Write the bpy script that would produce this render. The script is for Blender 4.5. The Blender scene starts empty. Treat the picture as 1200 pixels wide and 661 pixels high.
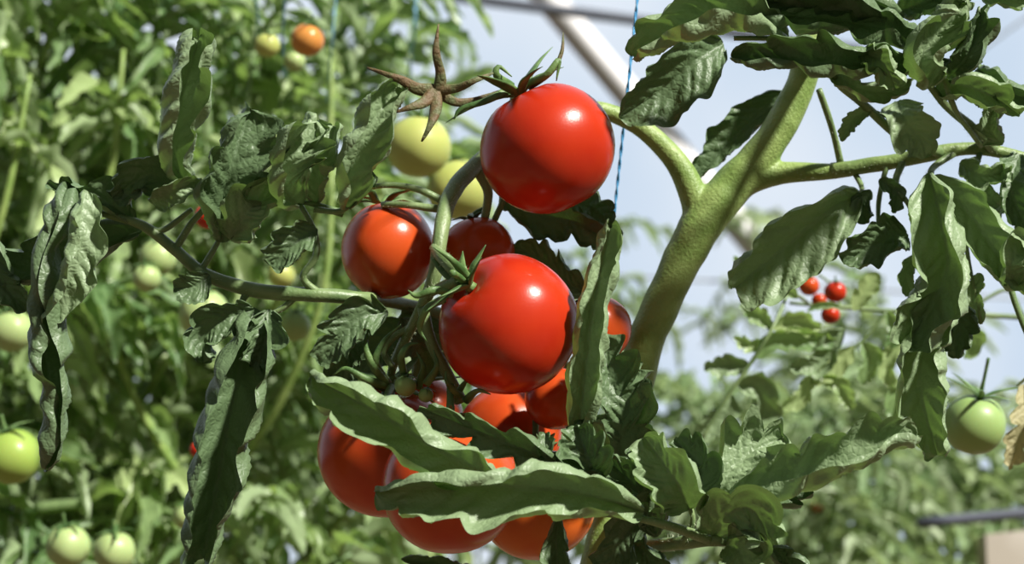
import bpy, bmesh, math, random
from mathutils import Vector, Matrix, Quaternion, noise
R = math.radians
col = bpy.context.scene.collection
sc = bpy.context.scene
try:
    sc.view_settings.view_transform = 'Standard'
    sc.view_settings.look = 'None'
except Exception: pass

# ---------------------------------------------------------------- camera
FPX = 1200*70/36.0
C0 = Vector((0, 0, 1.3)); PITCH = R(12)
FW = Vector((0, math.cos(PITCH), math.sin(PITCH))); RT = Vector((1, 0, 0)); UP = RT.cross(FW)
cd = bpy.data.cameras.new('camera'); cam = bpy.data.objects.new('camera', cd); col.objects.link(cam)
cam.location = C0; cam.rotation_euler = (R(90)+PITCH, 0, 0)
cd.lens = 70; cd.sensor_width = 36; cd.clip_start = 0.02
cd.dof.use_dof = True; cd.dof.focus_distance = 0.965; cd.dof.aperture_fstop = 9.5
sc.camera = cam

def P(px, py, d=1.0):
    return C0 + d*(FW + ((px-600)/FPX)*RT + ((330.5-py)/FPX)*UP)
def V(t):
    return P(t[0], t[1], 1+(t[2] if len(t) > 2 else 0)/100.0)
def tocam(p): return (C0-p).normalized()

# ---------------------------------------------------------------- materials
def mk(name):
    m = bpy.data.materials.new(name); m.use_nodes = True
    nt = m.node_tree; nt.nodes.clear()
    return m, nt, nt.nodes, nt.links
def math_n(N, L, op, a, b=None, clamp=False):
    n = N.new('ShaderNodeMath'); n.operation = op; n.use_clamp = clamp
    for i, v in enumerate((a, b)):
        if v is None: continue
        if isinstance(v, (int, float)): n.inputs[i].default_value = v
        else: L.new(v, n.inputs[i])
    return n.outputs[0]
def mixc(N, L, f, a, b):
    n = N.new('ShaderNodeMix'); n.data_type = 'RGBA'
    if isinstance(f, (int, float)): n.inputs[0].default_value = f
    else: L.new(f, n.inputs[0])
    for i, v in ((6, a), (7, b)):
        if isinstance(v, tuple): n.inputs[i].default_value = (*v, 1)
        else: L.new(v, n.inputs[i])
    return n.outputs[2]
def ramp(N, L, f, lo, hi):
    n = N.new('ShaderNodeMapRange'); n.clamp = True; n.interpolation_type = 'SMOOTHSTEP'
    L.new(f, n.inputs[0]); n.inputs[1].default_value = lo; n.inputs[2].default_value = hi
    return n.outputs[0]
def noise_n(N, L, scale, detail=3, coord='Object'):
    t = N.new('ShaderNodeTexCoord'); n = N.new('ShaderNodeTexNoise')
    n.inputs['Scale'].default_value = scale; n.inputs['Detail'].default_value = detail
    L.new(t.outputs[coord], n.inputs['Vector']); return n.outputs['Fac']

def leaf_mat(name, c1, c2, vein, back, trans, tfac, rough=0.5, veins=True, rnd=False):
    m, nt, N, L = mk(name)
    out = N.new('ShaderNodeOutputMaterial'); pr = N.new('ShaderNodeBsdfPrincipled')
    tr = N.new('ShaderNodeBsdfTranslucent'); mx = N.new('ShaderNodeMixShader')
    nz = noise_n(N, L, 45, 5)
    base = mixc(N, L, ramp(N, L, nz, .36, .64), c1, c2)
    if rnd:
        oi = N.new('ShaderNodeObjectInfo')
        base = mixc(N, L, math_n(N, L, 'MULTIPLY', math_n(N, L, 'POWER', oi.outputs['Random'], 1.8), 1.0), base, vein)
    geo = N.new('ShaderNodeNewGeometry')
    base = mixc(N, L, math_n(N, L, 'MULTIPLY', geo.outputs['Backfacing'], .85), base, back)
    if veins:
        uv = N.new('ShaderNodeUVMap'); uv.uv_map = 'UVMap'
        sp = N.new('ShaderNodeSeparateXYZ'); L.new(uv.outputs[0], sp.inputs[0])
        fr = math_n(N, L, 'FRACT', sp.outputs[0]); d = math_n(N, L, 'ABSOLUTE', math_n(N, L, 'SUBTRACT', fr, .5))
        v1 = math_n(N, L, 'SUBTRACT', 1.0, ramp(N, L, d, .008, .04))
        v2 = math_n(N, L, 'SUBTRACT', 1.0, ramp(N, L, math_n(N, L, 'ABSOLUTE', sp.outputs[1]), .02, .055))
        vm = math_n(N, L, 'MAXIMUM', math_n(N, L, 'MULTIPLY', v1, .6), v2)
        base = mixc(N, L, math_n(N, L, 'MULTIPLY', vm, .85), base, vein)
        t = N.new('ShaderNodeTexCoord'); vo = N.new('ShaderNodeTexVoronoi'); vo.feature = 'DISTANCE_TO_EDGE'; vo.inputs['Scale'].default_value = 300
        L.new(t.outputs['Object'], vo.inputs['Vector'])
        cell = ramp(N, L, vo.outputs['Distance'], .0, .3)
        nz2 = noise_n(N, L, 210, 3)
        bp = N.new('ShaderNodeBump'); bp.inputs['Strength'].default_value = .62; bp.inputs['Distance'].default_value = .0010
        h = math_n(N, L, 'ADD', math_n(N, L, 'MULTIPLY', cell, .28), nz2)
        L.new(math_n(N, L, 'SUBTRACT', h, math_n(N, L, 'MULTIPLY', vm, .9)), bp.inputs['Height'])
        L.new(bp.outputs[0], pr.inputs['Normal'])
    L.new(base, pr.inputs['Base Color']); pr.inputs['Roughness'].default_value = rough
    pr.inputs['Specular IOR Level'].default_value = .45
    tr.inputs[0].default_value = (*trans, 1)
    mx.inputs[0].default_value = tfac
    L.new(pr.outputs[0], mx.inputs[1]); L.new(tr.outputs[0], mx.inputs[2]); L.new(mx.outputs[0], out.inputs[0])
    return m
def plain_mat(name, c1, c2, scale=60, rough=.5, bump=.0, bscale=300, spec=.5, coat=0, lo=.35, hi=.65, bdist=.0006, sss=0):
    m, nt, N, L = mk(name)
    out = N.new('ShaderNodeOutputMaterial'); pr = N.new('ShaderNodeBsdfPrincipled')
    base = mixc(N, L, ramp(N, L, noise_n(N, L, scale), lo, hi), c1, c2)
    L.new(base, pr.inputs['Base Color']); pr.inputs['Roughness'].default_value = rough
    pr.inputs['Specular IOR Level'].default_value = spec
    if coat: pr.inputs['Coat Weight'].default_value = coat; pr.inputs['Coat Roughness'].default_value = .1
    if sss:
        pr.inputs['Subsurface Weight'].default_value = sss
        pr.inputs['Subsurface Radius'].default_value = (1, .35, .15); pr.inputs['Subsurface Scale'].default_value = .010
    if bump:
        bp = N.new('ShaderNodeBump'); bp.inputs['Strength'].default_value = bump; bp.inputs['Distance'].default_value = bdist
        L.new(noise_n(N, L, bscale, 4), bp.inputs['Height']); L.new(bp.outputs[0], pr.inputs['Normal'])
    L.new(pr.outputs[0], out.inputs[0])
    return m

M = {}
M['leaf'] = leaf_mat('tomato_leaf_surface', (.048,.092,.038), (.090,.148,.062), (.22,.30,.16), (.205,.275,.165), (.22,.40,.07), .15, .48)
M['leafdark'] = leaf_mat('shaded_leaf_surface', (.018,.042,.020), (.042,.078,.033), (.10,.155,.07), (.135,.19,.11), (.11,.24,.04), .09, .48)  # copy of the leaf material with shade put into its darker greens
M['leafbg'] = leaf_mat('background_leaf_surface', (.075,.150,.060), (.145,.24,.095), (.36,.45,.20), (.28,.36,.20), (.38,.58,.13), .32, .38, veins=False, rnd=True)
M['leaffar'] = leaf_mat('distant_leaf_surface', (.14,.23,.105), (.22,.32,.155), (.38,.46,.26), (.33,.40,.25), (.43,.57,.22), .33, .45, veins=False, rnd=True)  # paler greens, haze of the far rows painted into the leaf colour
M['leafdry'] = leaf_mat('dry_leaf_surface', (.36,.33,.16), (.22,.28,.12), (.40,.36,.2), (.36,.32,.19), (.4,.35,.1), .3, .6)
M['stem'] = plain_mat('main_stem_skin', (.165,.255,.060), (.245,.335,.100), 70, .45, .8, 600, .42, bdist=.0007)
M['stalk'] = plain_mat('leaf_stalk_skin', (.11,.175,.062), (.18,.25,.10), 60, .42, .6, 700, .5, bdist=.0005)
M['branch'] = plain_mat('side_branch_skin', (.125,.19,.055), (.19,.265,.085), 70, .45, .8, 600, .42, bdist=.0006)
M['truss'] = plain_mat('truss_stalk_skin', (.12,.185,.062), (.18,.245,.10), 60, .45, .6, 700, .5, bdist=.0005)
M['hair'] = plain_mat('stem_hair', (.55,.62,.40), (.62,.68,.48), 60, .5)
M['calyx'] = plain_mat('calyx_skin', (.050,.11,.028), (.12,.20,.06), 90, .5, .5, 600, .4)
M['drycalyx'] = plain_mat('dry_calyx_skin', (.095,.11,.042), (.12,.075,.034), 160, .6, .9, 500, .35, bdist=.001)
def fruit_mat(name, c1, c2, rough=.25, coat=.05): return plain_mat(name, c1, c2, 22, rough, .2, 900, .24, coat, .3, .7, .0002, sss=.12)
M['red'] = fruit_mat('ripe_red_skin', (.33,.014,.005), (.41,.028,.007))
M['redor'] = fruit_mat('orange_red_skin', (.39,.034,.007), (.48,.066,.012))
M['orange'] = fruit_mat('orange_skin', (.50,.075,.010), (.57,.13,.016))
M['yelorange'] = fruit_mat('yellow_orange_skin', (.50,.17,.03), (.55,.24,.06))
M['green'] = fruit_mat('green_skin', (.19,.30,.08), (.26,.37,.13), .4)
M['lime'] = fruit_mat('lime_green_skin', (.20,.32,.05), (.28,.38,.08), .36)
M['pale'] = fruit_mat('pale_green_skin', (.26,.37,.13), (.34,.43,.18), .38)
M['yelgreen'] = fruit_mat('yellow_green_skin', (.32,.38,.09), (.40,.43,.13), .38)
M['twine'] = plain_mat('blue_twine_fibre', (.05,.27,.56), (.12,.40,.70), 400, .5, .6, 1500, .4)
M['twinefaded'] = plain_mat('faded_blue_twine_fibre', (.12,.30,.46), (.22,.42,.58), 400, .5, .6, 1500, .4)
M['pipe'] = plain_mat('dark_painted_pipe', (.06,.07,.10), (.09,.10,.13), 8, .5)
M['strut'] = plain_mat('pale_galvanised_strut', (.60,.59,.61), (.68,.67,.69), 6, .7)
M['wire'] = plain_mat('grey_wire', (.25,.28,.32), (.3,.33,.38), 8, .5)
M['soil'] = plain_mat('soil', (.09,.06,.04), (.16,.11,.07), 6, .95, .8, 20, .2, bdist=.02)
M['board'] = plain_mat('beige_base_board', (.36,.32,.27), (.46,.42,.37), 9, .8)

# ---------------------------------------------------------------- object helpers
WLOC = {}
def link(name, bm, mat, parent=None, smooth=True):
    if parent is not None:
        bmesh.ops.translate(bm, verts=bm.verts, vec=-WLOC[parent.name])
    me = bpy.data.meshes.new(name); bm.to_mesh(me); bm.free()
    if smooth:
        for p in me.polygons: p.use_smooth = True
    me.materials.append(mat)
    o = bpy.data.objects.new(name, me); col.objects.link(o)
    if parent is not None: o.parent = parent; WLOC[o.name] = WLOC[parent.name].copy()
    else: WLOC[o.name] = Vector((0,0,0))
    return o
def tag(o, label, cat, group=None, kind=None):
    if label: o['label'] = label
    if cat: o['category'] = cat
    if group: o['group'] = group
    if kind: o['kind'] = kind
    return o
def thing(name, label, cat, loc, group=None):
    o = bpy.data.objects.new(name, None); col.objects.link(o); o.location = loc; o.empty_display_size = .02
    WLOC[o.name] = Vector(loc); return tag(o, label, cat, group)

def spline(pts, n):
    if len(pts) == 2: return [pts[0].lerp(pts[1], i/n) for i in range(n+1)]
    e = [pts[0]*2-pts[1]] + list(pts) + [pts[-1]*2-pts[-2]]
    L_ = [0]
    for i in range(len(pts)-1): L_.append(L_[-1]+(pts[i+1]-pts[i]).length)
    res = []
    for k in range(n+1):
        s = L_[-1]*k/n; i = 0
        while i < len(pts)-2 and s > L_[i+1]: i += 1
        t = (s-L_[i])/max(1e-9, L_[i+1]-L_[i]); t = min(1, max(0, t))
        a, b, c, d = e[i], e[i+1], e[i+2], e[i+3]
        res.append(.5*((2*b)+(c-a)*t+(2*a-5*b+4*c-d)*t*t+(3*b-a-3*c+d)*t*t*t))
    return res
def interp(vals, u):
    if isinstance(vals, (int, float)): return vals
    x = u*(len(vals)-1); i = min(int(x), len(vals)-2); t = x-i
    return vals[i]*(1-t)+vals[i+1]*t
HAIRS = []
def tube(bm, pts, radii, n=None, seg=12, flat=1.0, ref=None, wob=0.0, cap=True, hair=0, hz=None):
    pts = [Vector(p) for p in pts]
    n = n or max(4, 6*(len(pts)-1)); c = spline(pts, n)
    # radii are given per control point: look them up by arc position
    if not isinstance(radii, (int, float)) and len(radii) == len(pts) and len(pts) > 3:
        L_ = [0]
        for i in range(len(pts)-1): L_.append(L_[-1]+(pts[i+1]-pts[i]).length)
        def rad(u):
            s = u*L_[-1]; i = 0
            while i < len(pts)-2 and s > L_[i+1]: i += 1
            t = min(1, max(0, (s-L_[i])/max(1e-9, L_[i+1]-L_[i])))
            return radii[i]*(1-t)+radii[i+1]*t
    else:
        def rad(u): return interp(radii, u)
    rings = []; nprev = None
    hr = random.Random(len(HAIRS))
    for i in range(n+1):
        t = (c[min(i+1, n)]-c[max(i-1, 0)]).normalized()
        if ref is not None: nn = ref-t*ref.dot(t)
        elif nprev is None: nn = t.orthogonal()
        else: nn = nprev-t*nprev.dot(t)
        if nn.length < 1e-6: nn = t.orthogonal()
        nn.normalize(); nprev = nn; b = t.cross(nn)
        r = rad(i/n)
        ring = []
        for k in range(seg):
            a = 2*math.pi*k/seg
            rr = r*(1+wob*noise.noise(c[i]*90+Vector((math.cos(a), math.sin(a), 0))*.7)) if wob else r
            ring.append(bm.verts.new(c[i]+nn*(math.cos(a)*rr*flat)+b*(math.sin(a)*rr)))
        rings.append(ring)
        if hair and i < n and (hz is None or c[i].z > hz):
            for _ in range(hair):
                a = hr.uniform(0, 2*math.pi); f = hr.random()
                dirv = nn*math.cos(a)+b*math.sin(a)
                HAIRS.append((c[i].lerp(c[i+1], f)+dirv*r*.93, dirv+t*hr.uniform(-.4,.4), t))
    for i in range(n):
        for k in range(seg):
            bm.faces.new((rings[i][k], rings[i][(k+1) % seg], rings[i+1][(k+1) % seg], rings[i+1][k]))
    if cap:
        bm.faces.new(rings[0][::-1]); bm.faces.new(rings[-1])
def sub(pts): return [V(p) for p in pts]
PX = 1/FPX

def leaf_surface(bm, pts, hw, nref, roll=0, fold=15, curl=(60, 60), lobes=5, amp=.22, seed=0, nu=84, nv=12,
                 a=.42, b=.7, veins=8, quilt=.10, wave=.2, sweep=.65, flip=False, crink=.16, texp=1.0):
    uvl = bm.loops.layers.uv.verify()
    rnd = random.Random(seed); ph = [rnd.random() for _ in range(8)]
    c = spline(pts, nu); um = a/(a+b); pm = um**a*(1-um)**b
    if isinstance(curl, (int, float)): curl = (curl, curl)
    if isinstance(fold, (int, float)): fold = (fold, fold)
    tot = max(1e-6, sum((pts[i+1]-pts[i]).length for i in range(len(pts)-1)))
    off = Vector((seed*1.7, seed*.31, seed*.73))
    grid = []
    for i in range(nu+1):
        u = i/nu; t = (c[min(i+1, nu)]-c[max(i-1, 0)]).normalized()
        nr = nref(c[i]) if callable(nref) else nref
        nn = nr-t*nr.dot(t)
        if nn.length < 1e-5: nn = t.orthogonal()
        nn.normalize()
        q = Quaternion(t, R(interp(roll, u)+14*noise.noise(Vector((u*2.5, seed, 1))))); nn = q @ nn; S = t.cross(nn)
        uu = min(max(u, .004), .999)
        prof = (uu**a*(1-uu)**b)/pm
        row = {}
        for sg in (-1, 1):
            x = lobes*(u**1.1)+ph[0 if sg > 0 else 1]*.8+.6*noise.noise(Vector((u*4, sg*3, seed)))
            fx = x % 1.0
            tooth = (fx/.62 if fx < .62 else (1-fx)/.38)**.8      # lobes lean towards the tip, notches sharp
            tooth = math.sin(tooth*math.pi/2)**texp
            am = amp*(1+1.0*noise.noise(Vector((u*4, sg*2, seed+9))))
            lf = 1-am+am*tooth
            lf *= 1+.18*noise.noise(Vector((u*7, sg*5, seed+20)))+.03*math.sin(u*47+ph[3]*6-sg)
            w = hw*prof*max(.15, lf)
            f = R(fold[0] if sg < 0 else fold[1]); cu = R(curl[0] if sg < 0 else curl[1])
            cu *= 1+wave*2.6*noise.noise(Vector((u*4.5, sg*2+5, seed+2)))+wave*.4*math.sin(u*(20+6*ph[1])+ph[2]*6+sg)
            f += wave*1.3*noise.noise(Vector((u*5.5, sg+11, seed+4)))
            pos = c[i].copy(); ds = w/nv
            vj = .7*noise.noise(Vector((u*3.5, sg*4, seed+30)))+(.3 if sg > 0 else 0)
            lst = []
            for k in range(1, nv+1):
                s = k/nv; s0 = (k-.5)/nv
                th = f+cu*s0**1.6
                pos = pos+(S*sg*math.cos(th)+nn*math.sin(th))*ds+t*(sweep*ds*(.6+.4*s0))
                phase = veins*(u+.02)-s*.55*veins*hw/tot+.5+vj
                pv = phase % 1.0
                qa_ = quilt*(.7+1.0*noise.noise(Vector((u*6, s*3*sg, seed+7))))
                h = qa_*hw*(abs(math.sin(math.pi*(pv-.5)))**.7-.4)*math.sin(math.pi*min(1, s*.9))**.7*min(1, prof*1.2)
                h += hw*crink*noise.noise(Vector((u*tot/hw*1.4, s*2.0*sg, 0))+off)*s
                h += hw*crink*.5*noise.noise(Vector((u*tot/hw*4.0, s*5*sg, 3))+off)*s
                ln = nn*math.cos(th)-S*sg*math.sin(th)
                lst.append((pos+ln*h, phase, s*sg))
            row[sg] = lst
        line = [(p, ph_, s_) for p, ph_, s_ in reversed(row[-1])]+[(c[i]-nn*hw*.04, veins*(u+.02)+.25, 0)]+row[1]
        grid.append([(bm.verts.new(p), ph_, s_) for p, ph_, s_ in line])
    for i in range(nu):
        for k in range(2*nv):
            q = [grid[i][k], grid[i][k+1], grid[i+1][k+1], grid[i+1][k]]
            if flip: q = q[::-1]
            try: fc = bm.faces.new([z[0] for z in q])
            except ValueError: continue
            for lp, z in zip(fc.loops, q): lp[uvl].uv = (z[1], z[2])

LS = [0]
def two(v): return (v, v) if isinstance(v, (int, float)) else v
def leaflet(parent, pts, hw, mat='leaf', **kw):
    LS[0] += 1
    kw.setdefault('seed', LS[0]*7+3)
    cu = two(kw.get('curl', 60)); kw['curl'] = tuple(min(240, x*1.95) for x in cu)
    kw['amp'] = min(.6, kw.get('amp', .2)*1.7)
    bm = bmesh.new(); v = sub(pts)
    leaf_surface(bm, v, hw*1.17*PX, tocam, **kw)
    return link('leaflet', bm, M[mat], parent)
def stalk(parent, paths, mat='stalk', name='leaf_stalk'):
    bm = bmesh.new()
    for pts, rr in paths:
        tube(bm, sub(pts), [r*PX for r in rr], wob=.14, seg=12, hair=7)
    return link(name, bm, M[mat], parent)

# ---------------------------------------------------------------- world and sun
w = bpy.data.worlds.new('sky'); sc.world = w; w.use_nodes = True
nt = w.node_tree; N = nt.nodes; L = nt.links; N.clear()
out = N.new('ShaderNodeOutputWorld'); bg = N.new('ShaderNodeBackground'); tc = N.new('ShaderNodeTexCoord')
sp = N.new('ShaderNodeSeparateXYZ'); L.new(tc.outputs['Generated'], sp.inputs[0])
nz = N.new('ShaderNodeTexNoise'); nz.inputs['Scale'].default_value = 6; nz.inputs['Detail'].default_value = 3
L.new(tc.outputs['Generated'], nz.inputs['Vector'])
sky = mixc(N, L, ramp(N, L, nz.outputs['Fac'], .3, .7), (.60,.72,.87), (.79,.86,.95))
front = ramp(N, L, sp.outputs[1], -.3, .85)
sky2 = mixc(N, L, front, (.16,.18,.17), sky)  # dimming beside and behind the camera, added to deepen the contrast
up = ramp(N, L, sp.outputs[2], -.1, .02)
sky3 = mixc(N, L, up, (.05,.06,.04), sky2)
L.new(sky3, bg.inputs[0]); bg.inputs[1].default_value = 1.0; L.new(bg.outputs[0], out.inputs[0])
sd = bpy.data.lights.new('sun', 'SUN'); sd.energy = 8.8; sd.angle = R(4); sd.color = (1, .965, .88)
so = bpy.data.objects.new('sun', sd); col.objects.link(so)
tol = (RT*.56+UP*.76-FW*.38).normalized()
so.rotation_euler = tol.to_track_quat('Z', 'Y').to_euler()

# ---------------------------------------------------------------- ground and greenhouse frame
bm = bmesh.new(); bmesh.ops.create_grid(bm, x_segments=40, y_segments=40, size=7)
for v in bm.verts: v.co.z = .02*noise.noise(v.co*1.3); v.co.y += 4
tag(link('floor', bm, M['soil']), 'brown soil ground of the greenhouse', None, kind='structure')

def bar(name, a, b, r, mat, label, cat, seg=14, flat=1.0):
    bm = bmesh.new(); tube(bm, [a, b], [r, r], n=6, seg=seg, flat=flat, ref=FW)
    return tag(link(name, bm, M[mat]), label, cat)
bar('roof_pipe', P(470,-12,4.0), P(1010,58,4.0), 6.5*4*PX, 'pipe', 'dark grey horizontal roof pipe crossing above the red tomatoes', 'pipe')
bar('roof_strut', P(585,-70,4.1), P(925,335,4.1), 17*4.1*PX, 'strut', 'broad pale diagonal greenhouse strut behind the forked stem', 'strut', seg=4, flat=.5)
bar('support_wire', P(640,318,4.3), P(1240,352,4.3), 1.8*4.3*PX, 'wire', 'thin grey wire stretched level behind the forked stem', 'wire', seg=8)
bar('support_wire', P(1120,80,4.3), P(1240,-6,4.3), 1.6*4.3*PX, 'wire', 'thin slanting grey wire in the upper right corner', 'wire', seg=8)
bar('base_rail', P(1075,613,2.3), P(1300,592,2.3), 6.5*2.3*PX, 'pipe', 'dark side rail low at the right above the beige board', 'rail')
bm = bmesh.new()
qa, qb = P(1155,626,2.36), P(1300,612,2.36)
q = [qa, qb, Vector((qb.x, qb.y, 0)), Vector((qa.x, qa.y, 0))]
vs = [bm.verts.new(p) for p in q]+[bm.verts.new(p+Vector((0, .05, 0))) for p in q]
for f in ((3,2,1,0), (4,5,6,7), (0,1,5,4), (1,2,6,5), (2,3,7,6), (3,0,4,7)): bm.faces.new([vs[i] for i in f])
tag(link('side_board', bm, M['board'], smooth=False), 'beige board under the dark rail at the lower right', 'board')

# ---------------------------------------------------------------- twines
def twine(pts, r, label, mat='twine'):
    bm = bmesh.new(); v = [P(*p) for p in pts]; c = spline(v, 240)
    for s in range(2):
        path = []
        for i, p in enumerate(c):
            a = i*.55+s*math.pi
            path.append(p+(RT*math.cos(a)+FW*math.sin(a))*r*.5)
        tube(bm, path, r*.62, n=480, seg=6)
    return tag(link('blue_twine', bm, M[mat]), label, 'twine')
twine([(749,-20,1.09),(735,110,1.09),(721,240,1.10),(708,360,1.10),(690,480,1.10),(668,600,1.10),(650,720,1.10)], 1.8*PX*1.1, 'blue twine hanging beside the topmost red tomato and the main stem')
twine([(489,-30,1.9),(485,40,1.9),(480,90,2.0),(478,300,2.2)], 2.0*PX*1.9, 'blurred blue twine hanging above the dry calyx star', 'twinefaded')
twine([(336,-30,1.6),(331,40,1.65),(333,75,1.75),(336,130,2.0),(338,300,2.2)], 1.8*PX*1.6, 'blurred blue twine hanging between the orange and yellowish tomatoes', 'twinefaded')
twine([(396,-30,1.7),(388,60,1.7),(384,110,1.8),(380,170,2.0),(378,300,2.2)], 1.3*PX*1.7, 'faint blue twine just right of the blurred orange tomato', 'twinefaded')
twine([(283,-30,1.6),(298,0,1.6),(302,20,1.7),(300,70,2.0),(290,300,2.2)], 1.8*PX*1.6, 'blurred blue twine left of the small yellowish tomato', 'twinefaded')

# ---------------------------------------------------------------- main plant
base = P(680, 760, 1.07); base = Vector((base.x, base.y, 0))
plant = thing('tomato_plant', 'large foreground tomato plant with thick forked pale green stem and curled leaves', 'tomato plant', base)
# main stem with the roots of its left arch and right branch grown together (voxel remesh welds them)
bm = bmesh.new()
tube(bm, [base, base+Vector((.02,0,.5)), base+Vector((-.01,0,1.0)), P(655,760,1.06), P(690,690,1.06), P(712,610,1.06), P(740,520,1.07), P(744,450,1.07), P(760,390,1.07),
          P(790,325,1.07), P(822,262,1.07), P(862,215,1.07), P(903,166,1.07), P(938,100,1.07), P(950,40,1.07), P(965,-60,1.08)],
     [x*PX*1.07 for x in (20,20,20,20,20,19,20,22,22.5,22,26,24,20,18,17,15)], n=300, seg=28, hair=22, hz=1.25, wob=.10)
tube(bm, sub([(812,285,7),(818,255,7),(808,218,7),(788,184,7),(752,150,7),(712,131,6.6),(690,128,6.3)]), [x*PX for x in (10,19,17.5,14.5,12.5,11,10.5)], n=70, seg=22, hair=14)
tube(bm, sub([(845,236,7),(872,214,7),(915,203,6.9),(970,201,6.2),(1000,198,5.8)]), [x*PX for x in (10,19,14.5,10.5,9.5)], n=50, seg=20, hair=14)
main = link('main_stem', bm, M['stem'], plant)
rm = main.modifiers.new('weld', 'REMESH'); rm.mode = 'VOXEL'; rm.voxel_size = .0011; rm.use_smooth_shade = True
sm = main.modifiers.new('smooth', 'SMOOTH'); sm.factor = .5; sm.iterations = 12
bm = bmesh.new()
tube(bm, sub([(975,200.5,6.1),(1060,187,5),(1130,174,5),(1180,180,5),(1260,200,5)]), [x*PX for x in (10.1,9,8,7,6)], n=50, wob=.14, seg=18, hair=14)
link('side_branch', bm, M['branch'], plant)
bm = bmesh.new()
tube(bm, sub([(705,129,6.5),(630,140,6),(566,186,3.5),(530,226,1),(517,270,-1),(510,320,-1.5),(497,355,-1),(478,392,0),(462,425,1),(455,452,2)]),
     [x*PX for x in (10.3,10.5,10.5,10.5,9,8.5,7,6,5.5,4)], n=90, wob=.12, seg=18, hair=14)
for pts, rr in (([(520,236,1),(490,222,1),(460,217,1),(432,219,1)], (5,4,3.5,3)), ([(560,200,3),(572,225,3),(568,258,3)], (7,6,5)), ([(583,200,4),(590,230,4),(578,262,4)], (5,4,4)),
                ([(500,345,-1),(520,335,-2.5),(540,328,-3.6)], (6,6,7)), ([(508,290,-1.5),(520,303,-2.8),(541,322,-3.8)], (5,8,9)), ([(480,385,0),(462,395,0),(450,412,0),(460,430,0)], (5,4,4,4)),
                ([(495,360,-1),(505,400,-1),(525,440,-.5),(540,470,0)], (7,7,7,8)), ([(515,245,1),(475,240,1),(448,240,1.5)], (5,4,4))):
    tube(bm, sub(pts), [x*PX for x in rr], wob=.1, hair=8)
link('truss_stalk', bm, M['truss'], plant)

bm = bmesh.new()
for arm, rr in (([(512,112,-1),(515,85,-1.3),(511,58,-1.6),(514,28,-1.5)], (9,6,3.5,1)), ([(514,108,-1),(490,104,-1.3),(462,90,-1.8),(430,79,-1.2)], (8.5,7,4.5,1)),
            ([(508,104,-1),(532,104,-1.2),(555,95,-1.6),(582,84,-1)], (8,5.5,3.5,1)), ([(512,104,-1),(496,120,-1.6),(480,126,-2),(464,132,-2)], (8.5,6.5,4,1)),
            ([(511,104,-1),(510,130,-1.6),(503,148,-2),(494,166,-2)], (8.5,7,4,1)), ([(509,106,-1),(535,120,-.5),(565,116,-.2),(594,108,0)], (7,5,4.5,5))):
    tube(bm, sub(arm), [x*PX for x in rr], n=18, seg=10, flat=.45, ref=-FW, wob=.45)
link('dry_calyx', bm, M['drycalyx'], plant)
bm = bmesh.new()
tube(bm, sub([(660,38,.5),(658,62,0),(645,85,0),(620,102,1)]), [x*PX for x in (.5,2.6,3.4,4)], n=26, seg=8, wob=.2)
link('dry_twig', bm, M['drycalyx'], plant)

# ---- left compound leaf
sA = stalk(plant, [([(745,470,7),(640,420,8),(520,370,7),(450,352,4),(430,350,1),(380,346,0),(300,340,0),(242,322,0),(205,293,0),(165,263,0),(118,250,0)], (8,8,8,8,8,8.5,9,7.5,7,6,3.5)),
                   ([(375,345,0),(355,325,-.3),(370,300,-.3),(368,270,0),(352,240,0)], (5,4,4,3.5,3)),
                   ([(300,338,0),(285,350,0),(285,375,0)], (5,4,4)), ([(350,344,0),(330,362,0),(300,375,0)], (4,3.5,3)),
                   ([(205,293,0),(222,265,0),(240,240,0),(225,222,0)], (5,4,3.5,3)), ([(235,318,0),(252,290,0),(262,270,0)], (4,3.5,3)),
                   ([(165,263,0),(190,270,0),(225,245,0)], (4,3.5,3)), ([(368,245,0),(395,248,0),(412,240,0)], (4,3.5,3)),
                   ([(120,250,0),(100,232,0),(85,222,0)], (3.5,3,2.5))])
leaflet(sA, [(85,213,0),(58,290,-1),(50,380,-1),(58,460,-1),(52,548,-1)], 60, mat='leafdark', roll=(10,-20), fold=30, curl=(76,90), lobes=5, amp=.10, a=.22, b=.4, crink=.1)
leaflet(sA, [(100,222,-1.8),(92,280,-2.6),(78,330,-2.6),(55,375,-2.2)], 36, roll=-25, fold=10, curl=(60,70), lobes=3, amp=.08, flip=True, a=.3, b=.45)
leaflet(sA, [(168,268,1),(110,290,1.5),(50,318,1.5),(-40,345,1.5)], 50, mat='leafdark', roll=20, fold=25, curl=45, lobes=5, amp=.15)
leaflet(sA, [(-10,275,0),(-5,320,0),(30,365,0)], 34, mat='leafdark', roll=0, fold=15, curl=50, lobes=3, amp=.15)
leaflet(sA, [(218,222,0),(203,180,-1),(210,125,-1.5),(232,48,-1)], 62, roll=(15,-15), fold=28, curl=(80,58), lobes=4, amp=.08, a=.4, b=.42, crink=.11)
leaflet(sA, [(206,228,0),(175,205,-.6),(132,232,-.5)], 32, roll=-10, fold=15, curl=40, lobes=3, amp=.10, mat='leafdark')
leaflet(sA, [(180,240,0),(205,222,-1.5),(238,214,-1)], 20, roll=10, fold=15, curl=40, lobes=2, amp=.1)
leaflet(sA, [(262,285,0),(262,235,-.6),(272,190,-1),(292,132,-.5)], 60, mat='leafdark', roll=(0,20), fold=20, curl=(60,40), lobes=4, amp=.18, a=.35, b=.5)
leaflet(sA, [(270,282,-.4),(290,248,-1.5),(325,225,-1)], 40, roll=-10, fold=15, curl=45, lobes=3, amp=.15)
leaflet(sA, [(352,242,0),(332,215,-1),(335,180,-1.6),(368,140,-1)], 56, roll=15, fold=20, curl=(72,50), lobes=4, amp=.10)
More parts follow.
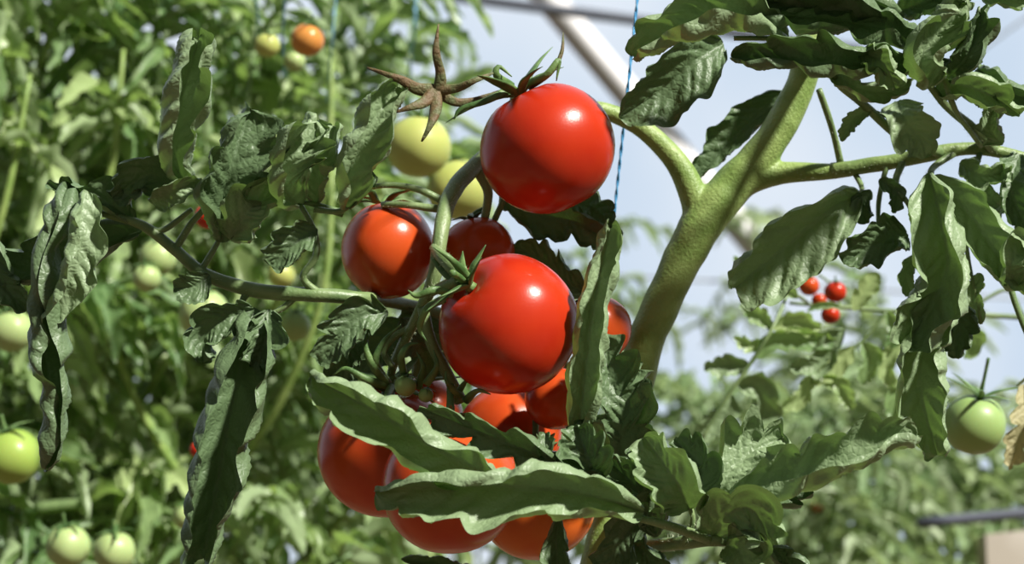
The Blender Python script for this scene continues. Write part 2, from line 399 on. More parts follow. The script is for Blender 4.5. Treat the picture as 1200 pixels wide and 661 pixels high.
leaflet(sA, [(372,240,.5),(372,205,0),(385,175,-.5),(392,148,0)], 38, roll=-15, fold=20, curl=60, lobes=4, amp=.12)
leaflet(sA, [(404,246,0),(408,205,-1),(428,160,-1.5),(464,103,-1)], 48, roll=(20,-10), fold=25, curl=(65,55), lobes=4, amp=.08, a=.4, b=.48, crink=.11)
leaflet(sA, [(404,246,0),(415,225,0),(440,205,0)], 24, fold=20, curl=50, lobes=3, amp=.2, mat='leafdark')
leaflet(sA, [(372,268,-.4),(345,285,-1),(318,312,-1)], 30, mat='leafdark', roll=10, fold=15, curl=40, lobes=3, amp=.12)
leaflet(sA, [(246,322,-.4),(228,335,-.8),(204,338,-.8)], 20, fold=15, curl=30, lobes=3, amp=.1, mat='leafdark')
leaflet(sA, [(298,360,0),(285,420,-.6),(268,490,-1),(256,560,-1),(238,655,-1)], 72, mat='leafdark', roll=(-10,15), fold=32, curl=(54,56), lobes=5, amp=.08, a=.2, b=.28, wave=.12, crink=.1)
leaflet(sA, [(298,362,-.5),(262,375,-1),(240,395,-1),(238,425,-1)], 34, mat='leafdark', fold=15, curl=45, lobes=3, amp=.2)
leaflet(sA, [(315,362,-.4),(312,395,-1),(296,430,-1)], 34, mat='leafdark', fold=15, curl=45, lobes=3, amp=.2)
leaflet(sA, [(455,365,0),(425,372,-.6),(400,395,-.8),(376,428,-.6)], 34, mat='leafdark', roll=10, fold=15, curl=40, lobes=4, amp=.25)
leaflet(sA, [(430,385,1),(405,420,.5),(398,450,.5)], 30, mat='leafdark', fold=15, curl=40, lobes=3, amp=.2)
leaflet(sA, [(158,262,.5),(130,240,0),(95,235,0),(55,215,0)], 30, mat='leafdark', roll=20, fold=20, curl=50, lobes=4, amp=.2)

# ---- leaves around the centre, rising right of the front tomato
sC = stalk(plant, [([(745,560,6.5),(725,560,0),(700,540,-3),(680,505,-4.5)], (6,6,5,4)), ([(725,545,0),(722,520,0),(722,505,0)], (4,3,3)),
                   ([(700,130,6.5),(650,200,7),(640,245,5)], (4,4,3))])
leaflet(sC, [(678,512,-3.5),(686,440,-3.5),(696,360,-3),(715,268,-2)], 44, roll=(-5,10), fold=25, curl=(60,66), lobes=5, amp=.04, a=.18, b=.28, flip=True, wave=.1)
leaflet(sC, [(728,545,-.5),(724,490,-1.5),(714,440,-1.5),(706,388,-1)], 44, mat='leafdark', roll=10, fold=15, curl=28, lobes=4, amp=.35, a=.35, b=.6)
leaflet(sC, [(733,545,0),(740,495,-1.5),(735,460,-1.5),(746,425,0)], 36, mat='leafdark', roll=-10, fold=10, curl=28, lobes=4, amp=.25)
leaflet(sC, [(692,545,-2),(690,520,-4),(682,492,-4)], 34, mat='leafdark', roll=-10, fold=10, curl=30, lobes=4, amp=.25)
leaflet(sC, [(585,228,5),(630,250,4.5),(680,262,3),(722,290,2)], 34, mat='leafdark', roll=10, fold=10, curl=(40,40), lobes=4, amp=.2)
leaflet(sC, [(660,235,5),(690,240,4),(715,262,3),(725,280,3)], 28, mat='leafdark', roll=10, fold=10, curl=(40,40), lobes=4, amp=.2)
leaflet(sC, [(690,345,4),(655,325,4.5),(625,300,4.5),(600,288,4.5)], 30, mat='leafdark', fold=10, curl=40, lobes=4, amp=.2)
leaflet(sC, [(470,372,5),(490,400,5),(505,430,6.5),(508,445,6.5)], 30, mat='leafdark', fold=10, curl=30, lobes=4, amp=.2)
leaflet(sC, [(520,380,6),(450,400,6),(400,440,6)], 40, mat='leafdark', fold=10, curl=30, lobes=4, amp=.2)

# ---- lower compound leaf
sB = stalk(plant, [([(712,618,6),(740,640,0),(790,637,-5),(832,633,-6.5),(870,636,-6)], (8,8,8,7,5)), ([(832,633,-6.5),(790,618,-7.5),(760,610,-8),(720,603,-8),(670,598,-8)], (6,5,4.5,4,3)),
                   ([(800,636,-6),(812,612,-6.5),(808,590,-6.5)], (4,3,3)), ([(828,632,-6.5),(835,605,-6),(850,585,-6)], (4,4,3)), ([(760,610,-8),(690,585,-6),(600,560,-6.5)], (4,3,3))])
leaflet(sB, [(582,562,-7.5),(522,532,-8.5),(445,487,-9),(364,442,-8)], 54, roll=(-10,-28), fold=(35,8), curl=(55,72), lobes=4, amp=.14, a=.45, b=.65, wave=.14)
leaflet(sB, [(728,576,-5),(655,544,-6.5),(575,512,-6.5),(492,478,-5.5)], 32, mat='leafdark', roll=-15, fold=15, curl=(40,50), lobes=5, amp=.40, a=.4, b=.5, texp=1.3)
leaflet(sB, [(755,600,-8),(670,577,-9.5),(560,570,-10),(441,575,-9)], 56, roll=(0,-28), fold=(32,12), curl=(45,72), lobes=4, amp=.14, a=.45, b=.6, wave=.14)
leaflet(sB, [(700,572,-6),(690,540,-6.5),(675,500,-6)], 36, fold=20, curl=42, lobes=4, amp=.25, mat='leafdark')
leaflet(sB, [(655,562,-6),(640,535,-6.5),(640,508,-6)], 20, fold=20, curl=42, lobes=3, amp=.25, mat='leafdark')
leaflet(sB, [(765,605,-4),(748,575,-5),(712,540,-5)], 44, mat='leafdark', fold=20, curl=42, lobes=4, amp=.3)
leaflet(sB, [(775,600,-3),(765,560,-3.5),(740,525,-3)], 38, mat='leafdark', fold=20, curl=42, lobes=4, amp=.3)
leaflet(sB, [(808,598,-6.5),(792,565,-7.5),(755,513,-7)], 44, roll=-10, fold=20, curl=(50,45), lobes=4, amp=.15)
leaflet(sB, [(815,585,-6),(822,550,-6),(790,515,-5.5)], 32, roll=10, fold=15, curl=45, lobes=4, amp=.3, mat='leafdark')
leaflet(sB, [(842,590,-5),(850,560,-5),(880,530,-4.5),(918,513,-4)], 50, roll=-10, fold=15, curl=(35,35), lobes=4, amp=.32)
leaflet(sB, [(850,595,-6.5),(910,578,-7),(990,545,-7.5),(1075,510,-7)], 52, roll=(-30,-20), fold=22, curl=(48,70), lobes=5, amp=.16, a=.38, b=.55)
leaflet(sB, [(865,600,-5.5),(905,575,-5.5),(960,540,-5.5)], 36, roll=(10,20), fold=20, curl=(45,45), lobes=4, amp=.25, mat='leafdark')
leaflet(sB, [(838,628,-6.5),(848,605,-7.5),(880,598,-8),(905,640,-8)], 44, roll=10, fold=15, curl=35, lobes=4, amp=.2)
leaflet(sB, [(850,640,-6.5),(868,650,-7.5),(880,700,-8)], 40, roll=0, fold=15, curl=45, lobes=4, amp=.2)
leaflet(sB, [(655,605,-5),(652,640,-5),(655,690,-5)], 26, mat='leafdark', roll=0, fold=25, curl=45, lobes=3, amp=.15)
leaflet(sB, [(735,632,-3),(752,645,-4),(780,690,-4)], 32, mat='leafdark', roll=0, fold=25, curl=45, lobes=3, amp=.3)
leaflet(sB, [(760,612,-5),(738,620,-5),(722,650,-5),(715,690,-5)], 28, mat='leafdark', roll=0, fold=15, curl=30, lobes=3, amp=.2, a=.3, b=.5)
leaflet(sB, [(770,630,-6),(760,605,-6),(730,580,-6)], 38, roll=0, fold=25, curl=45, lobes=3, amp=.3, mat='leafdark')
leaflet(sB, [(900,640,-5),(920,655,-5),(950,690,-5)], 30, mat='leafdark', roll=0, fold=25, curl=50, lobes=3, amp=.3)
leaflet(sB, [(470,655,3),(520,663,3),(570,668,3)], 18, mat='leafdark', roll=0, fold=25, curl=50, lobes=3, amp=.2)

# ---- upper right compound leaf
sD = stalk(plant, [([(950,70,6),(1000,62,2),(1060,70,1),(1110,85,1),(1150,70,1)], (8,7,6,5,4)), ([(1105,180,5),(1055,160,3),(1015,125,2),(985,100,1),(970,80,0)], (7,6,5,5,4)),
                   ([(1165,176,5),(1140,150,3),(1110,125,2),(1085,95,1)], (7,6,5,4)), ([(1060,185,5),(1050,215,4),(1065,240,3),(1072,262,3)], (5,4,3,3)),
                   ([(1000,200,6),(1010,220,5),(1005,232,4)], (4,3,3)), ([(1040,190,5),(1030,235,5),(1030,280,4)], (3.5,3,2.5)), ([(985,190,6),(975,150,5),(960,105,4)], (4.5,4,4)),
                   ([(1120,178,5),(1095,195,4),(1090,205,3)], (5,4,4)), ([(1195,182,5),(1170,250,4),(1185,340,3),(1215,420,3)], (5,4,4,3)), ([(1150,172,5),(1160,130,3),(1180,100,3)], (5,4,3)),
                   ([(1105,85,1),(1120,130,1),(1150,170,4)], (4,3,4)), ([(1215,420,3),(1205,440,8),(1192,452,16)], (3,2,2)),
                   ([(1090,205,3),(1110,225,4),(1140,240,4),(1180,245,4)], (4,3,2.5,2)), ([(1065,240,3),(1085,255,3),(1070,300,3)], (3,2.5,2)), ([(1000,62,2),(950,50,0),(900,45,-1),(860,45,-1)], (5,4,3,3)),
                   ([(1020,130,2),(1050,140,3),(1090,160,4)], (3,2.5,3)), ([(1150,172,5),(1130,260,4),(1150,380,4)], (4,3,2))])
leaflet(sD, [(925,45,-1),(865,28,-2),(810,36,-2),(745,68,-1)], 54, roll=(20,10), fold=(35,12), curl=(75,58), lobes=3, amp=.12, a=.35, b=.5)
leaflet(sD, [(1072,76,-1),(1010,74,-2),(940,74,-2.5),(858,68,-2)], 46, mat='leafdark', roll=(0,10), fold=(30,20), curl=(72,52), lobes=4, amp=.18, a=.35, b=.5)
leaflet(sD, [(1080,50,0),(1010,28,-1),(940,18,-1),(850,24,-.5)], 56, mat='leafdark', roll=(10,10), fold=20, curl=(70,62), lobes=4, amp=.18, a=.35, b=.5)
leaflet(sD, [(1060,20,0),(1000,-4,-1),(930,-10,-1),(850,8,-1)], 38, roll=-20, fold=15, curl=(60,60), lobes=5, amp=.2, mat='leafdark')
leaflet(sD, [(1010,60,-2),(1035,75,-3),(1050,104,-3)], 30, roll=0, fold=20, curl=(60,50), lobes=3, amp=.18)
leaflet(sD, [(848,50,3),(815,72,2),(775,105,2),(726,138,2)], 44, mat='leafdark', roll=-10, fold=15, curl=35, lobes=3, amp=.06)
leaflet(sD, [(922,108,9),(890,135,9),(850,172,9),(812,212,9)], 30, mat='leafdark', roll=20, fold=20, curl=35, lobes=3, amp=.06)
leaflet(sD, [(1085,105,0),(1080,70,-1),(1098,40,-1),(1130,0,-1)], 56, roll=(20,0), fold=28, curl=(70,62), lobes=4, amp=.16)
leaflet(sD, [(1110,92,0),(1130,70,-1.5),(1145,45,-1.5),(1150,10,-1)], 36, roll=0, fold=28, curl=(65,58), lobes=4, amp=.18, mat='leafdark')
leaflet(sD, [(1050,15,1),(1090,0,0),(1150,-25,0)], 40, roll=0, fold=20, curl=(60,70), lobes=4, amp=.2, mat='leafdark')
leaflet(sD, [(975,80,1),(1000,100,0),(1040,108,0),(1070,92,0)], 24, roll=0, fold=20, curl=(60,60), lobes=3, amp=.2)
leaflet(sD, [(1052,118,3),(1060,140,2),(1078,160,2),(1085,185,2)], 30, roll=0, fold=10, curl=(30,30), lobes=3, amp=.12, flip=True)
leaflet(sD, [(1020,128,2),(1000,140,2),(985,165,2)], 14, fold=15, curl=40, lobes=3, amp=.15)
leaflet(sD, [(1095,108,2),(1125,100,1),(1160,112,1),(1195,135,1)], 34, roll=0, fold=22, curl=(58,62), lobes=4, amp=.16)
leaflet(sD, [(1145,80,3),(1165,95,2),(1185,110,2),(1220,120,2)], 32, fold=20, curl=(58,60), lobes=4, amp=.2, mat='leafdark')
leaflet(sD, [(1175,170,3),(1160,150,3),(1165,125,3)], 24, fold=15, curl=(50,60), lobes=4, amp=.2)
leaflet(sD, [(1195,180,4),(1185,215,3),(1195,250,3),(1215,290,3)], 30, mat='leafdark', fold=15, curl=(50,60), lobes=4, amp=.2)
leaflet(sD, [(1140,-12,1),(1180,0,0),(1230,-5,0)], 20, fold=15, curl=(50,60), lobes=4, amp=.2)
leaflet(sD, [(1008,228,4),(970,248,3),(925,285,3),(862,338,3)], 54, roll=(-15,-10), fold=22, curl=(28,42), lobes=3, amp=.05, a=.42, b=.38)
leaflet(sD, [(1065,278,3),(1030,285,2),(988,308,2)], 34, mat='leafdark', roll=10, fold=15, curl=40, lobes=3, amp=.1)
leaflet(sD, [(1020,222,4),(1010,240,4),(1015,262,4)], 18, mat='leafdark', fold=15, curl=40, lobes=3, amp=.1)
leaflet(sD, [(1030,210,4),(1050,225,3.5),(1048,250,3.5)], 14, mat='leafdark', fold=15, curl=40, lobes=3, amp=.1)
leaflet(sD, [(1072,298,3),(1062,325,3),(1070,350,3)], 14, fold=15, curl=40, lobes=3, amp=.1)
leaflet(sD, [(1180,245,4),(1165,235,3),(1150,215,3)], 14, fold=15, curl=40, lobes=3, amp=.1)
leaflet(sD, [(1150,380,4),(1140,350,4),(1148,320,4)], 16, fold=15, curl=40, lobes=3, amp=.1)
leaflet(sD, [(1088,202,2),(1102,260,1),(1108,320,1),(1066,402,1)], 62, roll=(12,-12), fold=28, curl=(60,42), lobes=4, amp=.06, a=.42, b=.35)
leaflet(sD, [(1108,335,2),(1085,400,1.5),(1078,455,1),(1098,533,1)], 54, roll=(-12,10), fold=26, curl=(45,52), lobes=4, amp=.06, a=.4, b=.5)
leaflet(sD, [(1095,205,3),(1135,250,2.5),(1170,300,2),(1215,350,2)], 46, roll=-12, fold=22, curl=(55,42), lobes=4, amp=.08)
leaflet(sD, [(1110,345,3),(1125,380,3),(1120,420,3)], 30, fold=15, curl=(60,45), lobes=4, amp=.2, mat='leafdark')
leaflet(sD, [(1190,335,2),(1185,310,1),(1205,290,1),(1230,290,1)], 30, fold=15, curl=(60,45), lobes=4, amp=.2, flip=True)
leaflet(sD, [(1125,190,4),(1150,205,3),(1185,200,3)], 26, fold=15, curl=(60,45), lobes=4, amp=.2)
dl = leaflet(sD, [(1200,450,16),(1203,490,15),(1193,520,15),(1182,550,15)], 26, mat='leafdry', fold=20, curl=(30,30), lobes=4, amp=.3)
dl['label'] = 'yellowish drying leaflet at the right edge'

# fine hairs on the stem and stalks of the main plant (beyond counting)
bm = bmesh.new(); hr = random.Random(5)
for p, d, t in HAIRS:
    ln = hr.uniform(.0012, .0024); d = d.normalized(); s = d.cross(t).normalized()*.00007
    a_, b_, c_ = bm.verts.new(p-s), bm.verts.new(p+s), bm.verts.new(p+d*ln)
    bm.faces.new((a_, b_, c_))
h_ = link('stem_hair', bm, M['hair'], plant); h_['kind'] = 'stuff'

# ---- second, further plant at right
p2b = P(1330, 400, 1.45)
plant2 = thing('tomato_plant', 'slightly blurred tomato plant at right whose thin branch carries small red tomatoes', 'tomato plant', (p2b.x, p2b.y, 0))
bm = bmesh.new(); tube(bm, [(p2b.x,p2b.y,0),(p2b.x,p2b.y,.8),p2b,(p2b.x-.01,p2b.y,2.2)], [.007,.007,.006,.005], wob=.1)
link('main_stem', bm, M['stalk'], plant2)
def W(t, d0): return (t[0], t[1], (d0-1)*100+(t[2] if len(t) > 2 else 0))
def WW(l, d0=1.4): return [W(t, d0) for t in l]
sE = stalk(plant2, [(WW([(1330,380),(1200,372),(1130,368),(1040,364),(985,360),(925,355)]), (5,4.5,4,3.5,3.5,3)),
                    (WW([(925,340,-6),(905,385,-8),(880,425,-8),(848,472,-8),(822,515,-8)]), (3,3.2,3.2,3,2)),
                    (WW([(925,340,-6),(940,350,-3),(950,358,0)]), (3,3,3)), (WW([(1200,372),(1180,340),(1140,360)]), (3,3,3)),
                    (WW([(1040,364),(1010,400),(960,440)]), (3,2.5,2)), (WW([(1040,364),(1060,400),(1065,450)]), (3,2.5,2)),
                    (WW([(985,360,1),(975,335,3),(960,322,3)]), (3,2.5,2))])
for pts, hw, m_ in (([(905,385),(930,378),(962,385)], 18, 'leafbg'), ([(885,420),(905,402),(935,398),(985,400)], 17, 'leafbg'), ([(905,385),(890,372),(868,355)], 14, 'leafbg'),
                    ([(880,430),(860,428),(825,432)], 17, 'leaf'), ([(862,450),(885,455),(895,480),(880,498)], 24, 'leaf'), ([(858,462),(850,485),(812,515)], 21, 'leaf'),
                    ([(826,510),(815,520),(790,545)], 20, 'leaf'), ([(900,400),(880,405),(860,395)], 11, 'leafbg'), ([(935,350),(920,335),(915,318)], 10, 'leafbg'),
                    ([(860,300),(875,322),(880,345)], 10, 'leafbg'), ([(990,385),(975,400),(960,425),(925,432)], 20, 'leaf'), ([(1000,365),(1015,340),(1030,320)], 16, 'leafbg'),
                    ([(1130,345),(1115,360),(1140,400),(1130,420)], 20, 'leafbg'), ([(1010,400),(1020,420),(1010,450)], 16, 'leafbg'), ([(1000,405),(980,430),(950,450)], 15, 'leafbg'),
                    ([(1040,364),(1050,385),(1040,410)], 14, 'leafbg'), ([(1060,400),(1040,425),(1045,455)], 14, 'leafbg'), ([(1065,450),(1050,470),(1055,500)], 15, 'leafbg'),
                    ([(950,440),(940,465),(915,480)], 14, 'leafbg'), ([(960,440),(985,455),(1000,480)], 14, 'leafbg'), ([(985,360),(965,358),(945,364)], 6, 'leafbg')):
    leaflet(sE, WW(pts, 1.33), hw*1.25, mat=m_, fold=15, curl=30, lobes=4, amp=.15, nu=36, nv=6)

# ---------------------------------------------------------------- tomatoes
def fruit_bm(c, r, axis, sx=1.0, seg=48, rings=28, seed=0):
    bm = bmesh.new(); axis = axis.normalized(); q = axis.to_track_quat('Z', 'Y')
    bmesh.ops.create_uvsphere(bm, u_segments=seg, v_segments=rings, radius=1)
    for v in bm.verts:
        z = v.co.z; a = math.atan2(v.co.y, v.co.x); rr = math.hypot(v.co.x, v.co.y)
        k = 1+.014*math.cos(5*a+seed)*rr+.014*math.sin(2*a+seed*2)*rr
        zz = z*.965
        if z > 0: zz -= .16*math.exp(-(rr/.28)**2)
        else: zz += .03*math.exp(-(rr/.2)**2)
        v.co = Vector((v.co.x*k, v.co.y*k, zz))*r
        v.co = q @ v.co
        v.co += c
        if sx != 1: v.co += RT*((v.co-c).dot(RT)*(sx-1))
    return bm
def calyx_bm(c, r, axis, n=5, length=.9, lift=.35, wid=.11, seed=0, stem=.5, stemto=None):
    rnd = random.Random(seed); bm = bmesh.new(); axis = axis.normalized(); q = axis.to_track_quat('Z', 'Y')
    for i in range(n):
        a = 2*math.pi*(i+rnd.uniform(-.2,.2))/n; ln = length*rnd.uniform(.8, 1.15); lf = lift*rnd.uniform(.4, 1.5)
        tw = rnd.uniform(-.35, .35)
        pts = []
        for k in range(6):
            u = k/5; th = .05+ln*u; rr = r*(.90+.13*min(1, u*3)+lf*u*u)
            aa = a+tw*u
            pts.append(c+q @ Vector((math.cos(aa)*math.sin(th), math.sin(aa)*math.sin(th), math.cos(th)))*rr)
        tube(bm, pts, [wid*r*.7, wid*r, wid*r*.8, wid*r*.5, wid*r*.1], n=12, seg=8, flat=.35, ref=axis)
    top = c+axis*r*.82
    tgt = stemto if stemto is not None else c+axis*r*(1+stem)
    tube(bm, [top, c+axis*r*(.82+.12), (c+axis*r*1.05).lerp(tgt, .45), tgt], [wid*r*1.1, wid*r*.8, wid*r*.55, wid*r*.6], n=12, seg=10)
    return bm
def tomato(px, py, rpx, d, mat, label, axis=(0, 1, .2), n=5, length=.9, lift=.35, sx=1.0, group=None, seed=0, stemto=None, stem=.5, wid=.10, calyx=True, name='tomato'):
    c = P(px, py, d); r = rpx*PX*d
    ax = RT*axis[0]+UP*axis[1]-FW*axis[2]
    if calyx:
        t = thing(name, label, 'tomato', c, group)
        link('fruit', fruit_bm(c, r, ax, sx, seed=seed), M[mat], t)
        link('calyx', calyx_bm(c, r, ax, n, length, lift, wid, seed, stem, stemto), M['calyx'], t)
        return t
    o = link(name, fruit_bm(c, r, ax, sx, 24, 14, seed), M[mat]); tag(o, label, 'tomato', group); return o
G1 = 'red tomatoes of the front truss'
tomato(642,174,79,1.00,'red','glossy round red tomato hanging highest, right of the dry calyx star',axis=(-.45,.9,.0),n=6,length=.75,lift=.55,seed=3,stemto=P(600,128,1.06),group=G1)
tomato(455,293,60,1.03,'redor','orange-red tomato left of the thick truss stalk, above the leaf stalk',axis=(-.1,1,-.15),n=5,length=.7,sx=.92,seed=5,stemto=P(462,232,1.04),group=G1)
tomato(596,380,84,0.98,'red','largest front red tomato in the centre with its green calyx at upper left',axis=(-.62,.62,.5),n=6,length=.42,lift=.35,seed=11,wid=.085,stemto=P(530,320,.945),group=G1)
tomato(560,296,44,1.032,'redor','red tomato half hidden behind the largest front tomato, right of the truss stalk',axis=(-.2,1,-.2),seed=8,length=.6,lift=.1,stemto=P(566,245,1.035),group=G1)
tomato(699,386,41,1.035,'redor','red tomato peeking out between the upright rolled leaf and main stem',axis=(-.3,1,-.4),seed=9,length=.6,lift=.1,group=G1)
tomato(452,529,80,1.02,'redor','big orange-red tomato at the lower left of the front truss',axis=(.05,1,.15),n=6,length=.75,lift=.55,seed=14,stemto=P(462,440,1.015),group=G1)
tomato(527,570,82,0.965,'redor','orange-red tomato lowest in the middle, under the long pale leaf',axis=(.0,1,-.3),n=5,length=.3,lift=.1,seed=15,group=G1)
tomato(628,590,69,1.015,'orange','orange tomato at the bottom right of the truss, beside the dark leaf',axis=(.0,1,-.3),seed=16,length=.6,group=G1)
tomato(598,508,61,1.058,'redor','orange-red tomato seen through the dark lobed leaf below the largest tomato',axis=(-.2,1,-.3),seed=17,length=.3,lift=.1,group=G1)
tomato(494,488,49,1.075,'redor','deep red tomato tucked above the big lower left one',axis=(-.1,1,-.3),seed=18,length=.3,lift=.1,group=G1)
tomato(652,467,38,1.015,'redor','dark red shaded tomato just right below the largest front tomato',axis=(-.1,1,-.3),seed=19,length=.3,lift=.1,group=G1)
tomato(475,452,13,.985,'green','tiny green tomato among the calyxes above the big lower left tomato',axis=(.2,1,.1),seed=21,length=1.2,wid=.14)
tomato(499,463,9,.985,'green','tinier green fruitlet right beside the tiny green tomato',axis=(.3,1,.1),seed=22,length=1.2,wid=.14)
tomato(490,172,38,1.42,'yelgreen','yellow-green unripe tomato behind the dry calyx star',axis=(.1,1,-.1),seed=23,length=.8)
tomato(537,222,37,1.45,'yelgreen','light green unripe tomato showing behind the thick truss stalk',axis=(-.3,1,-.1),seed=24,length=.8)
tomato(1142,497,37,1.20,'green','single green tomato hanging at the right edge beside the dry leaf',axis=(.15,1,.25),n=6,length=.75,lift=.9,seed=25,wid=.095,stem=1.2)
for px, py, r, d, m_, lab in ((360,47,20,1.5,'yelorange','blurred orange tomato in the background near the top left'),
    (313,53,15,1.52,'yelgreen','small yellowish tomato just left of the blurred orange tomato'),
    (345,72,13,1.53,'pale','pale green tomato partly below the blurred orange tomato'),
    (243,254,15,1.3,'red','small blurred red tomato between the left upright leaves'),
    (239,368,30,1.48,'pale','pale yellow-green tomato blurred above the dark hanging leaf'),
    (345,382,19,1.48,'green','mid-green blurred tomato right of the dark hanging leaf'),
    (185,302,22,1.5,'pale','pale green tomato blurred under the left leaf stalk'),
    (172,326,17,1.48,'pale','smaller pale tomato tucked below the one under the leaf stalk'),
    (330,322,16,1.5,'yelgreen','yellowish tomato blurred behind the left leaf stalk middle'),
    (14,535,34,1.38,'lime','lime green tomato cut by the left edge of the photo'),
    (14,388,26,1.5,'pale','pale green tomato at the left edge beside the long rolled leaf'),
    (80,640,26,1.46,'pale','left one of two pale tomatoes at the bottom left'),
    (134,646,25,1.44,'pale','right one of two pale tomatoes at the bottom left'),
    (232,527,10,1.35,'red','tiny blurred red tomato left of the dark hanging leaf'),
    (218,605,16,1.45,'pale','small pale tomato beside the tip of the dark hanging leaf'),
    (979,342,13,1.36,'red','red cherry sized blurred tomato, upper right of the small right cluster'),
    (948,335,12,1.38,'redor','left one of the small blurred red tomatoes on the thin right branch'),
    (960,352,9,1.38,'redor','middle one of the small blurred red tomatoes on the thin right branch'),
    (973,369,11,1.35,'red','lowest of the small blurred red tomatoes on the thin right branch'),
    (957,592,8,2.4,'redor','blurred reddish tomato among the pale foliage at the lower right')):
    tomato(px, py, r, d, m_, lab, axis=(random.Random(px).uniform(-.3,.3), 1, .1), seed=px % 17, length=.9, wid=.12, calyx=r > 10)

for arm in ([(530,345,-4),(508,340,-5),(488,347,-5),(478,340,-5)], [(520,350,-3.5),(500,362,-4.5),(492,385,-4),(500,400,-4)], [(455,452,0),(438,430,-1),(428,405,-1),(432,385,-1)],
            [(455,452,0),(430,445,-1),(405,432,-1),(390,440,-1)], [(475,445,-1),(470,420,-2),(478,405,-2),(492,402,-2)], [(500,450,-2),(512,430,-3),(508,410,-3)],
            [(540,465,-2),(525,450,-3),(522,435,-3)], [(545,470,-2),(560,458,-3),(575,462,-3)], [(460,452,0),(448,470,-2),(430,478,-2)], [(600,102,0),(582,88,-1),(585,78,-1),(600,90,-1)],
            [(612,100,0),(640,88,-1),(655,70,-1),(652,95,-1)], [(600,104,0),(570,118,-1),(540,128,-1),(532,140,-1)], [(440,235,1),(432,222,0),(418,232,0)], [(402,250,1),(360,238,0),(345,242,0)],
            [(548,325,-4),(530,305,-5),(508,290,-5)], [(455,450,0),(440,425,-1),(450,400,-1),(470,380,-1)], [(490,455,-1),(496,430,-2),(488,412,-2)], [(530,470,-1),(545,448,-2),(552,440,-2)]):
    bm = bmesh.new(); tube(bm, sub(arm), [x*PX for x in (5,4.5,3,.6)], n=18, seg=8, flat=.5, ref=-FW, wob=.2)
    link('sepal', bm, M['calyx'], plant)

# ---------------------------------------------------------------- background plants
ZUP = Vector((0,0,1))
def comp_leaf(seed, mat):
    rnd = random.Random(seed); bm = bmesh.new()
    dr = rnd.uniform(.15,.6); side = rnd.uniform(-.2,.2); wd = rnd.uniform(.18,.28)
    def rp(x): return Vector((x*(1-.1*dr*x), side*x*x, .25*x-dr*x*x*1.1))
    tube(bm, [rp(0), rp(.3), rp(.6), rp(.85)], [.032,.028,.021,.012], n=10, seg=6)
    def lf(p, dirv, ln, hw, s):
        pts = [p, p+dirv*ln*.5+Vector((0,0,rnd.uniform(-.03,.06))), p+dirv*ln+Vector((0,0,-ln*rnd.uniform(.1,.7)))]
        leaf_surface(bm, pts, hw, ZUP, roll=rnd.uniform(-60,60), fold=rnd.uniform(15,40), curl=(rnd.uniform(20,130), rnd.uniform(20,130)), lobes=3, amp=.4, seed=s, nu=20, nv=3, quilt=.12, wave=.35)
    for i, x in enumerate((.28,.42,.54,.66,.78)):
        big = i % 2 == 0
        for sg in (-1, 1):
            t = (rp(x+.02)-rp(x)).normalized(); a = R(rnd.uniform(40,75))*sg
            d = (Matrix.Rotation(a, 3, 'Z') @ t); d.z += rnd.uniform(-.6,.4); d.normalize()
            ln = (rnd.uniform(.32,.50) if big else rnd.uniform(.12,.2))
            lf(rp(x), d, ln, ln*wd*rnd.uniform(.85,1.15), seed*31+i*3+sg)
    lf(rp(.84), (rp(.9)-rp(.8)).normalized(), .42, .38*wd, seed*31+77)
    me = bpy.data.meshes.new('leaf'); bm.to_mesh(me); bm.free()
    for p in me.polygons: p.use_smooth = True
    me.materials.append(M[mat])
    return me
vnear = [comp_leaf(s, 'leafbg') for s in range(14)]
vfar = [comp_leaf(s+20, 'leaffar') for s in range(6)]
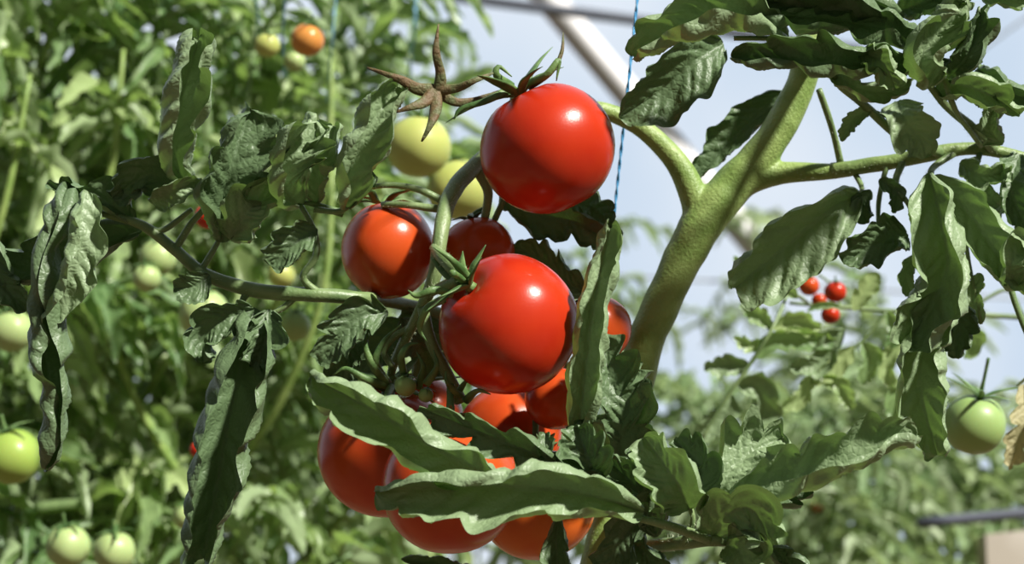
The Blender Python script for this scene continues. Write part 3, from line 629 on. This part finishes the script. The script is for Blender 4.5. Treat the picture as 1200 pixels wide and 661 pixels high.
def bgplant(px, d, ytop, ybot, n, s0, label, seed, far=False, thick=.006):
    rnd = random.Random(seed); b = P(px, 330, d)
    ztop = P(px, ytop, d).z; zbot = P(px, ybot, d).z
    t = thing('tomato_plant', label, 'tomato plant', (b.x, b.y, 0), 'blurred tomato plants of the rows behind')
    bm = bmesh.new(); k = 9
    pts = [Vector((b.x+.015*math.sin(i*1.3+seed), b.y+.015*math.cos(i*1.7+seed), ztop*i/(k-1))) for i in range(k)]
    tube(bm, pts, [thick*1.3, thick, thick*.7, thick*.3], n=40, seg=10)
    link('main_stem', bm, M['stalk'], t)
    if not far and d < 2.1:
        for j in range(3):                      # side shoots crossing the foliage
            z0 = zbot+(ztop-zbot)*rnd.uniform(.05,.6); sx = rnd.choice((-1, 1))
            bm = bmesh.new()
            tube(bm, [Vector((b.x, b.y, z0)), Vector((b.x+sx*.05, b.y-.05, z0+.06)), Vector((b.x+sx*.09, b.y-.09, z0+.15)), Vector((b.x+sx*rnd.uniform(.08,.14), b.y-.10, z0+.26))], [.0045,.004,.0032,.002], n=14, seg=8)
            link('side_shoot', bm, M['stem'], t)
    for i in range(n):
        z = zbot+(ztop-zbot)*(i+rnd.random()*.8)/n
        az = R((i*137.5+rnd.uniform(-30,30)) % 360)
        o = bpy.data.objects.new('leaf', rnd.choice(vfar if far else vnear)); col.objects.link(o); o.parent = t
        o.location = (.01*math.cos(az), .01*math.sin(az), z)
        o.rotation_euler = (rnd.uniform(-.5,.5), R(rnd.uniform(-50,40)), az)
        s = s0*rnd.uniform(.7,1.2); o.scale = (s, s, s)
    return t
BG = [(-90,1.72,-120,760,42,.165,'blurred tomato plant furthest left, cut by the photo edge'),
      (30,1.78,-120,760,46,.16,'blurred leafy tomato plant behind the long rolled leaf at left'),
      (155,1.88,-120,760,50,.16,'blurred leafy tomato plant behind the tall upright left leaf'),
      (275,1.82,-30,760,44,.145,'blurred leafy tomato plant behind the dark hanging leaf'),
      (380,2.0,-60,760,50,.15,'blurred leafy tomato plant behind the truss, left of its calyxes'),
      (0,2.3,40,720,34,.20,'hazier tomato plant of the second row, leftmost'),
      (120,2.4,80,720,34,.20,'hazier tomato plant of the second row, second from the left'),
      (250,2.5,120,720,34,.20,'hazier tomato plant of the second row, third from the left'),
      (400,2.6,220,720,36,.20,'hazier tomato plant of the second row, behind the orange-red left tomato'),
      (450,2.9,-60,300,16,.13,'sparse tall tomato plant behind the dry calyx star')]
for i, (px, d, yt, yb, n, s, lab) in enumerate(BG): bgplant(px, d, yt, yb, n, s, lab, i*5+1)
BR = [(560,2.9,420,760,24,.20,'faint tomato plant directly behind the lower red tomatoes'),
      (690,3.4,250,740,22,.15,'pale faint tomato plant behind the upright rolled leaf'),
      (830,2.9,470,740,38,.16,'pale tomato plant low behind the lower leaf, just right of main stem'),
      (950,2.5,480,740,46,.14,'low pale tomato plant behind the pointed right tip of the lower leaf'),
      (1065,2.7,490,740,42,.15,'low hazy tomato plant left of the green tomato at right'),
      (1010,3.2,400,740,42,.17,'farthest hazy tomato plant behind the small red tomatoes'),
      (1200,3.0,520,740,30,.15,'hazy tomato plant behind the green tomato and dark rail at right'),
      (880,4.0,260,740,26,.16,'very faint tall tomato plant below the broad diagonal strut')]
for i, (px, d, yt, yb, n, s, lab) in enumerate(BR): bgplant(px, d, yt, yb, n, s, lab, i*5+101, far=True, thick=.005)
